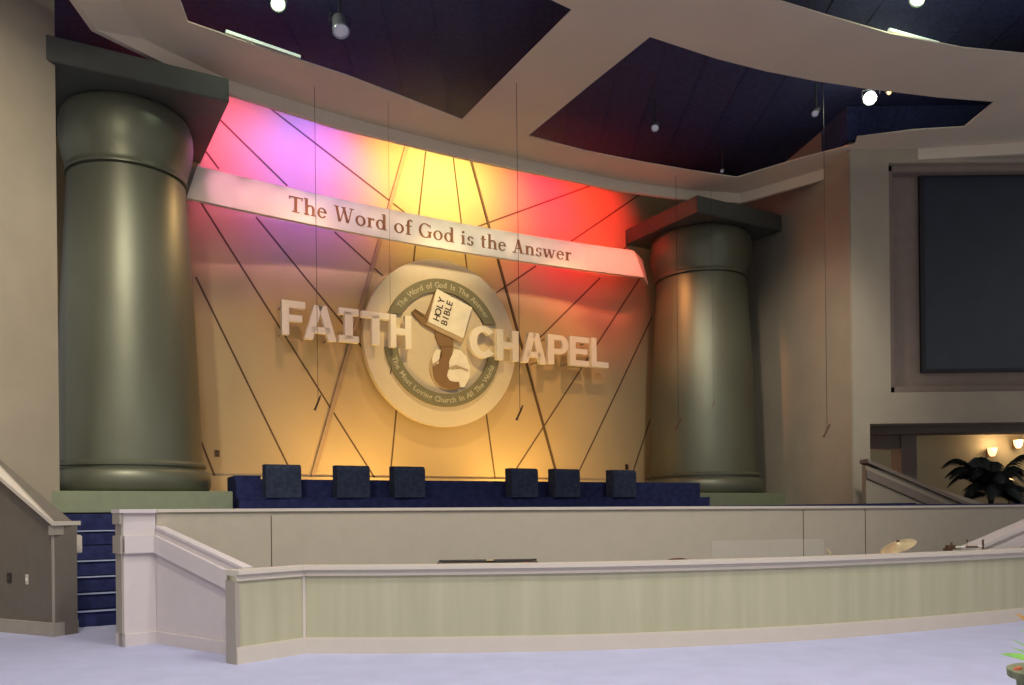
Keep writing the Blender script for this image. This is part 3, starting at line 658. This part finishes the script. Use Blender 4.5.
L1 = spotlight(870, 98, 8.85, .12, 'lamp_w', 'brightly lit spotlight near the right end of the ceiling opening', G1, toward(870,98,8.85,.7,(2,14,0)))
L2 = spotlight(341, 31, 8.8, .13, 'lamp_o', 'silver can spotlight, unlit, in the upper left ceiling opening', G1, toward(341,33,9.6,.35,(-1,14,0)), True)
L3_ = spotlight(278, 4, 8.9, .11, 'lamp_g', 'lit greenish spotlight at the top of the left ceiling opening', G1, toward(278,4,9.4,.6,(-1,14,0)))
spotlight(655, 128, 8.85, .075, 'lamp_o', 'small unlit spotlight at the centre of the right ceiling opening', G1, toward(655,128,9.8,.4,(0,14,0)), True)
spotlight(815, 113.5, 8.85, .065, 'lamp_o', 'small unlit spotlight left of the bright lit one', G1, toward(815,113,9.8,.3,(0,14,0)), True)
spotlight(889, 92.5, 8.85, .045, 'sconce', 'tiny amber lit spotlight right of the bright lit one', G1, toward(889,92,9.1,.7,(2,14,0)))
L4 = spotlight(917, 0, 8.85, .11, 'lamp_g', 'lit greenish spotlight in the top right corner ceiling opening', G1, toward(917,0,9.6,.3,(2,14,0)))
spotlight(722, 171, 8.92, .04, 'lamp_o', 'faint unlit spotlight above the right column capital', G1, toward(725,172,10.2,.4,(0,14,0)), True)

# ------------------------------------------------------------------ things in the pit
p = at_Y(898, 545.5, 10.25)
t = thing('cymbal_stand', 'tilted brass cymbal on a stand showing above the pit rail', 'cymbal', (p.x, p.y, 0))
bm = bmn(); lathe(bm, (0,0,0), [(0,.045),(.03,.042),(.05,.02),(.12,.008),(.215,-.012),(.215,-.016),(.12,.003),(.05,.014),(0,.03)], 40)
rot = Matrix.Rotation(math.radians(-24), 3, 'Y') @ Matrix.Rotation(math.radians(8), 3, 'X')
bmesh.ops.rotate(bm, cent=(0,0,0), matrix=rot, verts=bm.verts); bmesh.ops.translate(bm, verts=bm.verts, vec=p); obj('cymbal', bm, MT['brass'], t, smooth=True)
bm = bmn(); lathe(bm, (p.x, p.y, p.z+.045), [(0,.03),(.018,.02),(.02,0),(.01,-.01)], 12); obj('wing_nut', bm, MT['bronze'], t)
bm = bmn(); tube(bm, [(p.x,p.y,.35),(p.x,p.y,p.z+.03)], .011, 8); obj('pole', bm, MT['metal'], t)
for i in range(3):
    a = 2*PI*i/3+.4; bm = bmn(); tube(bm, [(p.x,p.y,.38),(p.x+.30*math.cos(a),p.y+.30*math.sin(a),.012)], .010, 6); obj('leg', bm, MT['metal'], t)
# drum rack
pa = at_Y(951.5, 547, 10.55); pb = at_Y(983, 545, 10.55)
t = thing('drum_rack', 'dark bronze drum rack with upright posts above right end of pit rail', 'rack', ((pa.x+pb.x)/2, 10.55, 0))
for q, hh in ((pa, .06), (pb, .07)):
    bm = bmn(); tube(bm, [(q.x,q.y,0.01),(q.x,q.y,q.z+hh)], .013, 8); obj('post', bm, MT['bronze'], t)
bm = bmn(); tube(bm, [(pa.x,pa.y,pa.z-.005),(pb.x,pb.y,pb.z-.02)], .012, 8); obj('crossbar', bm, MT['bronze'], t)
bm = bmn(); box(bm, (pa.x-.01,pa.y,pa.z), (.13,.06,.05), .1, bev=.008); box(bm, (pa.x-.05,pa.y,pa.z-.03), (.09,.07,.03), .2, bev=.005); obj('clamp', bm, MT['bronze'], t)
for bx_ in ((pa.x+.10,pa.y-.015,pa.z,.13),(pb.x-.05,pb.y-.015,pb.z-.015,.05)):
    bm = bmn(); box(bm, bx_[:3], (bx_[3],.04,.022), 0, bev=.005); obj('memory_lock', bm, MT['white'], t, label='white collar')
q = at_Y(967, 541, 10.55); bm = bmn(); tube(bm, [(q.x,q.y,q.z-.09),(q.x,q.y,q.z-.0)], .003, 5); tube(bm, [(q.x,q.y,q.z-.015),(q.x,q.y,q.z+.015)], .012, 8); obj('boom_tip', bm, MT['bronze'], t)
# digital piano
p = at_Y(487.5, 561.2, 9.15); y0 = p.y
t = thing('electric_piano', 'long dark electric piano whose top edge shows above the pit rail', 'piano', (p.x, y0, 0))
bm = bmn(); box(bm, (p.x, y0, p.z-.055), (1.12,.36,.10), .06, bev=.01); obj('body', bm, MT['black'], t)
bm = bmn(); box(bm, (p.x, y0+.17, p.z+.0), (1.10,.02,.02), .06); obj('top_edge', bm, MT['black'], t)
bm = bmn(); box(bm, (p.x, y0+.05, p.z-.0), (1.0,.14,.012), .06, bev=.002); obj('keys', bm, MT['black'], t)
for s in (-1,1):
    bm = bmn(); tube(bm, [(p.x-s*.4,y0-.13,.012),(p.x+s*.4,y0-.13,p.z-.105)], .015, 8); obj('leg', bm, MT['metal'], t)
q = at_Y(490, 559.6, 9.1); bm = bmn(); box(bm, (q.x, q.y, p.z+.014), (.08,.05,.014), .1, bev=.004); o = obj('clip', bm, MT['brass'], org=(q.x,q.y,p.z+.007)); tag(o, 'tiny gold and white clip lying on the dark piano top', 'clip')
# round stool
p = at_Y(678.5, 557.8, 9.75)
t = thing('drum_stool', 'dark round stool top peeking above the pit rail near its middle', 'stool', (p.x, p.y, 0))
bm = bmn(); lathe(bm, (p.x,p.y,p.z), [(0,0),(.06,-.004),(.12,-.02),(.16,-.05),(.165,-.09),(.14,-.11),(0,-.11)], 28); obj('seat', bm, MT['bronze'], t, smooth=True)
bm = bmn(); tube(bm, [(p.x,p.y,.25),(p.x,p.y,p.z-.10)], .018, 8); obj('pole', bm, MT['metal'], t)
for i in range(3):
    a = 2*PI*i/3; bm = bmn(); tube(bm, [(p.x,p.y,.30),(p.x+.24*math.cos(a),p.y+.24*math.sin(a),.012)], .011, 6); obj('leg', bm, MT['metal'], t)
# clear drum shield
pA = at_Y(712, 541, 10.1); pB = at_Y(824, 538.5, 10.4)
t = thing('drum_shield', 'clear acrylic drum shield panel standing in the pit against taupe wall', 'screen', ((pA.x+pB.x)/2, 10.2, 0))
bm = bmn(); mid = (pA.xy+pB.xy)/2; zz = (pA.z+pB.z)/2
for (a_, b_) in ((pA.xy, mid-(mid-pA.xy)*.01), (mid+(mid-pA.xy)*.01, pB.xy)):
    b2 = bmn(); ribbon(b2, [tuple(a_), tuple(b_)], 0, .008, 0.005, zz); obj('panel', b2, MT['acrylic'], t)
bm.free()
q = at_Y(828.5, 551, 10.4); bm = bmn(); tube(bm, [(q.x-.02,q.y,q.z+.03),(q.x+.02,q.y,q.z-.03)], [.008,.018], 8); tube(bm, [(q.x+.015,q.y,0.01),(q.x+.015,q.y,q.z-.02)], .008, 6)
o = obj('microphone_stand', bm, MT['brass'], org=(q.x,q.y,0)); tag(o, 'tiny brass tipped stand end above the pit rail, left of the cymbal', 'stand')

# ------------------------------------------------------------------ palm in the alcove
def frond(bm, base, ang, length, rise, droop, w=.34, nl=26, lw=.022):
    d = Vector((math.cos(ang), math.sin(ang), 0)); pts = []
    for i in range(14):
        f = i/13; pts.append(base+d*(length*f)+Vector((0,0,rise*math.sin(f*PI*.62)-droop*f*f)))
    tube(bm, pts, [.016*(1-.8*i/13) for i in range(14)], 5)
    for i in range(nl):
        f = .15+.85*i/nl; k = min(12, int(f*13)); p = pts[k].lerp(pts[k+1], f*13-k); dr = (pts[k+1]-pts[k]).normalized()
        L = w*math.sin(PI*min(1, .15+f*.85))**.6*(1.1-f*.4)
        for s in (-1,1):
            sd = dr.cross(Vector((0,0,1))).normalized()*s
            tip = p+sd*L*.8+dr*L*.5+Vector((0,0,-L*.55)); m = (p+tip)/2+Vector((0,0,L*.12)); wv = dr*lw
            v = [bm.verts.new(x) for x in (p-wv, p+wv, m+wv, tip, m-wv)]; bm.faces.new(v)
base = at_Y(991, 497, 16.9); pb_ = Vector((base.x, 16.9, 1.06))
t = thing('potted_palm', 'dark potted palm with arching fronds in the opening below the screen', 'plant', pb_)
bm = bmn(); lathe(bm, pb_, [(0,0),(.18,0),(.22,.1),(.27,.34),(.29,.36),(.26,.37),(0,.33)], 24); obj('pot', bm, MT['black'], t, smooth=True)
bm = bmn(); 
for a_ in range(4): tube(bm, [pb_+Vector((0,0,.3)), pb_+Vector((.05*math.cos(a_*1.6),.05*math.sin(a_*1.6),.62))], [.04,.03], 7)
obj('stem', bm, MT['trunk'], t)
top = pb_+Vector((0,0,.55))
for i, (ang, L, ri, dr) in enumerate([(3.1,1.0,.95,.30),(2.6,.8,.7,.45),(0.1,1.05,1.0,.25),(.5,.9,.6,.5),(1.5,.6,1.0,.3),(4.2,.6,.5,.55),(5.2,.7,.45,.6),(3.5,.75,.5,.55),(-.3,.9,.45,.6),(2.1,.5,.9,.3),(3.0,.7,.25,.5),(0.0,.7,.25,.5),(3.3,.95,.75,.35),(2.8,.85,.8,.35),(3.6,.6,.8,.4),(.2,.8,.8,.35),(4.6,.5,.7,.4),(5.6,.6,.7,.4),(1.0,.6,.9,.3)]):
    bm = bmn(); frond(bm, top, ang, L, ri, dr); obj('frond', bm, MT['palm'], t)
# wall sconces in the alcove
for px, py, lb in ((993,452,'warm glowing wall sconce behind the palm, left one'), (1019,444,'warm glowing wall sconce at far right beyond the palm')):
    q = at_Y(px, py, 20.3); o = thing('wall_sconce', lb, 'lamp', (q.x, 20.49, q.z), 'wall sconces in the alcove')
    bm = bmn(); box(bm, (q.x, 20.47, q.z), (.12,.05,.2), 0, bev=.01); obj('back_plate', bm, MT['bronze'], o)
    bm = bmn(); lathe(bm, (q.x, 20.33, q.z-.1), [(.05,0),(.09,.08),(.11,.2),(.10,.2),(.04,.01)], 16); obj('lamp_shade', bm, MT['sconce'], o, smooth=True)

q = at_Y(1009, 483, 18.6)
t = thing('globe_lamp', 'glowing yellow globe lamp on a stand just behind the palm', 'lamp', (q.x, 18.6, 0))
bm = bmn(); lathe(bm, q, [(0.0,-.11)]+[(.11*math.sin(PI*i/10), -.11*math.cos(PI*i/10)) for i in range(1,10)]+[(0.0,.11)], 20); obj('lamp_shade', bm, MT['sconce'], t, smooth=True)
bm = bmn(); tube(bm, [(q.x,18.6,1.32),(q.x,18.6,q.z-.10)], .02, 8); obj('pole', bm, MT['bronze'], t)
bm = bmn(); lathe(bm, (q.x,18.6,1.3), [(.16,0),(.16,.02),(.03,.04)], 20); obj('base', bm, MT['bronze'], t)
# ------------------------------------------------------------------ flower arrangement, near right
pc = Vector((2.62, 4.0, 0)); u_ = (1068-HX)/FP; pc.x = u_*4.0; pc.z = -.0
t = thing('potted_plant', 'potted plant with bright green blades and a brown leaf at right edge', 'plant', pc)
bm = bmn(); lathe(bm, pc, [(0,0),(.17,0),(.18,.02),(.225,.555),(.262,.56),(.265,.595),(.24,.60),(.22,.60),(.12,.635),(0,.65)], 36); obj('pot', bm, MT['pot'], t, smooth=True)
q = at_z(1018,668.5,.625); bm = bmn(); box(bm, q, (.05,.022,.014), .5, bev=.004)
obj('orange_patch', bm, MT['orange'], t, label='small orange patch on the pot')
def blade(bm, base, tip, w, sag):
    pts = [base.lerp(tip, i/8)+Vector((0,0,sag*math.sin(PI*i/8))) for i in range(9)]; d = (tip-base).normalized(); s = d.cross(Vector((0,0,1))).normalized(); s = (s*.4+Vector((0,0,1))*.6).normalized()
    L = []; Rr = []
    for i, p in enumerate(pts):
        ww = 1.7*w*math.sin(PI*(.12+.88*i/8))+.0005; L.append(bm.verts.new(p+s*ww)); Rr.append(bm.verts.new(p-s*ww))
    for i in range(8): bm.faces.new([L[i], L[i+1], Rr[i+1], Rr[i]])
tips = [(1000,654,.014,.03),(1010.5,639,.006,.02),(1010,647,.006,.02),(1018,629,.006,.05),(1021,624,.006,.05),(1016,658,.005,.01),(1060,600,.012,.1),(1090,625,.012,.06),(1100,650,.014,.03),(1075,590,.01,.1)]
for (x_, y_, w_, sg) in tips:
    tip = at_Y(x_, y_, 3.9+random.uniform(-.1,.1)); bm = bmn(); blade(bm, pc+Vector((random.uniform(-.04,.04),random.uniform(-.04,.04),.56)), tip, w_, sg); obj('leaf', bm, MT['leaf'], t)
bm = bmn(); blade(bm, pc+Vector((0,0,.60)), at_Y(1014.5,613,3.9), .024, .04); obj('leaf', bm, MT['brownleaf'], t, label='brown dry leaf')

# ------------------------------------------------------------------ LIGHTS
def spot(loc, tgt, e, col, deg, r=.1, blend=.6):
    l = bpy.data.lights.new('spot', 'SPOT'); l.energy = e; l.color = col; l.spot_size = math.radians(deg); l.spot_blend = blend; l.shadow_soft_size = r
    o = bpy.data.objects.new('light', l); C.objects.link(o); o.location = loc
    o.rotation_euler = (Vector(tgt)-Vector(loc)).to_track_quat('-Z', 'Y').to_euler(); return o
def point(loc, e, col, r=.1):
    l = bpy.data.lights.new('point', 'POINT'); l.energy = e; l.color = col; l.shadow_soft_size = r
    o = bpy.data.objects.new('light', l); C.objects.link(o); o.location = loc; return o
# coloured battens in the slot above the stage wall
SL = [(-5.5,(1,.03,.03),420),(-4.7,(1,.10,.28),240),(-4.0,(.85,.22,.60),230),(-3.3,(.30,.18,.9),250),(-2.75,(.05,.12,1),520),(-2.2,(1,.05,.25),230),(-1.5,(1,.50,.16),240),(-.7,(1,.74,.22),380),(.15,(1,.80,.26),430),(.95,(1,.66,.20),280),(1.7,(1,.35,.20),110),(2.4,(1,.015,.20),330),(3.2,(1,.03,.02),430),(4.0,(1,.03,.02),430)]
for t_, col, e in SL:
    spot(S(t_, -.30, 8.9), S(t_, NW, 8.35), e*.55, col, 96, .10, .8)
    spot(S(t_, -.30, 8.9), S(t_, NW, 6.4), e*.18, col, 70, .10, .9)
# warm side lights grazing the columns
spot(S(-1.5,-.6,8.2), S(-6.0,0,4.6), 420, (1,.60,.28), 50, .15, .9)
spot(S(1.2,-.9,8.2), S(6.0,-.2,5.2), 700, (1,.38,.14), 32, .15, .9)
# front stage lights
spot(S(-.9,-2.6,8.3), S(-.2,NW,4.9), 680, (1,.70,.28), 44, .06, .8)
spot(S(2.2,-2.6,8.3), S(2.7,NW,5.0), 460, (1,.55,.22), 40, .05, .8)
spot(S(-3.6,-2.6,8.3), S(-2.8,NW,5.0), 240, (1,.58,.34), 40, .05, .8)
spot(S(3.6,-2.6,8.3), S(4.0,NW,6.6), 380, (1,.12,.06), 46, .08, .9)
# row of narrow spots washing the banner
for k_ in range(1, 17):
    tb_ = -5.3+.62*k_; f_ = k_/16.0
    c_ = (1, .36+.54*min(1, f_*2.0), .56+.10*f_) if f_ < .6 else (1, .90-.68*(f_-.6)/.4, .62-.48*(f_-.6)/.4)
    spot(S(tb_, -2.2, 8.3), S(tb_, n_banner(tb_), 7.08), 210, c_, 20, .06, .9)
# amber uplights behind the parapet
for t_, e in ((-4.2,36),(-3,46),(-2.0,200),(-.9,66),(.4,50),(1.5,250),(2.7,46),(3.9,36)):
    spot(S(t_, -.35, 1.75), S(t_, NW, 3.0), e, (1,.60,.16), 120, .15, .9)
# added unseen fill spots over the seats
for x_, y_ in ((-5,1.5),(0,1.0),(5,1.5),(-3.5,5.0),(2.0,5.2),(6.5,6.0)):
    spot((x_, y_, 8.3), (x_*.8, y_+2.2, 0), 760, (1,.95,.88), 110, .2, .8)
# added unseen spots brightening the columns, side walls and newel
spot((-3.0,6.5,8.3), (-6.3,13.0,2.2), 620, (1,.95,.82), 60, .45, .8)
spot((-4.2,6.0,8.3), (-7.0,11.0,4.5), 1100, (1,.88,.66), 70, .2, .9)
spot((4.5,8.5,8.3), (5.0,19.0,2.4), 1200, (1,.95,.82), 46, .45, .8)
spot((1.6,11.6,8.2), (6.6,19.2,3.6), 800, (1,.88,.70), 44, .3, .9)
spot((2.5,3.5,8.3), (-5.2,9.6,.6), 500, (1,.95,.90), 40, .2, .9)
point(L1+Vector((-.05,-.15,.12)), 22, (.88,1,.74), .08)
point(L3_+Vector((.0,-.15,.12)), 22, (.85,1,.7), .06)
point(L4+Vector((.0,.15,.12)), 22, (.85,1,.7), .06)
for px in (993,1019):
    q = at_Y(px, 450, 20.3); point((q.x, 20.15, q.z+.15), 20, (1,.62,.30), .08)
spot((9.2,18.6,3.0), (9.2,20.5,1.5), 24, (1,.86,.66), 130, .2)
point((7.75,18.6,2.3), 6, (1,.66,.42), .1)
w = bpy.data.worlds.new('world'); bpy.context.scene.world = w; w.use_nodes = True
w.node_tree.nodes['Background'].inputs[0].default_value = (1.0,.95,.92,1); w.node_tree.nodes['Background'].inputs[1].default_value = .46

# ------------------------------------------------------------------ CAMERA
cd = bpy.data.cameras.new('camera'); co = bpy.data.objects.new('camera', cd); C.objects.link(co)
cd.sensor_width = 36; cd.lens = FP/1024*36; cd.shift_y = (HY-342.5)/1024
co.matrix_world = Matrix.Translation((0,0,EYE)) @ Matrix.Rotation(PI/2, 4, 'X') @ Matrix.Rotation(-ROLL, 4, 'Z')
bpy.context.scene.camera = co
sc = bpy.context.scene
sc.view_settings.view_transform = 'Standard'; sc.view_settings.look = 'None'; sc.view_settings.exposure = 0; sc.view_settings.gamma = 1; sc.view_settings.use_curve_mapping = False
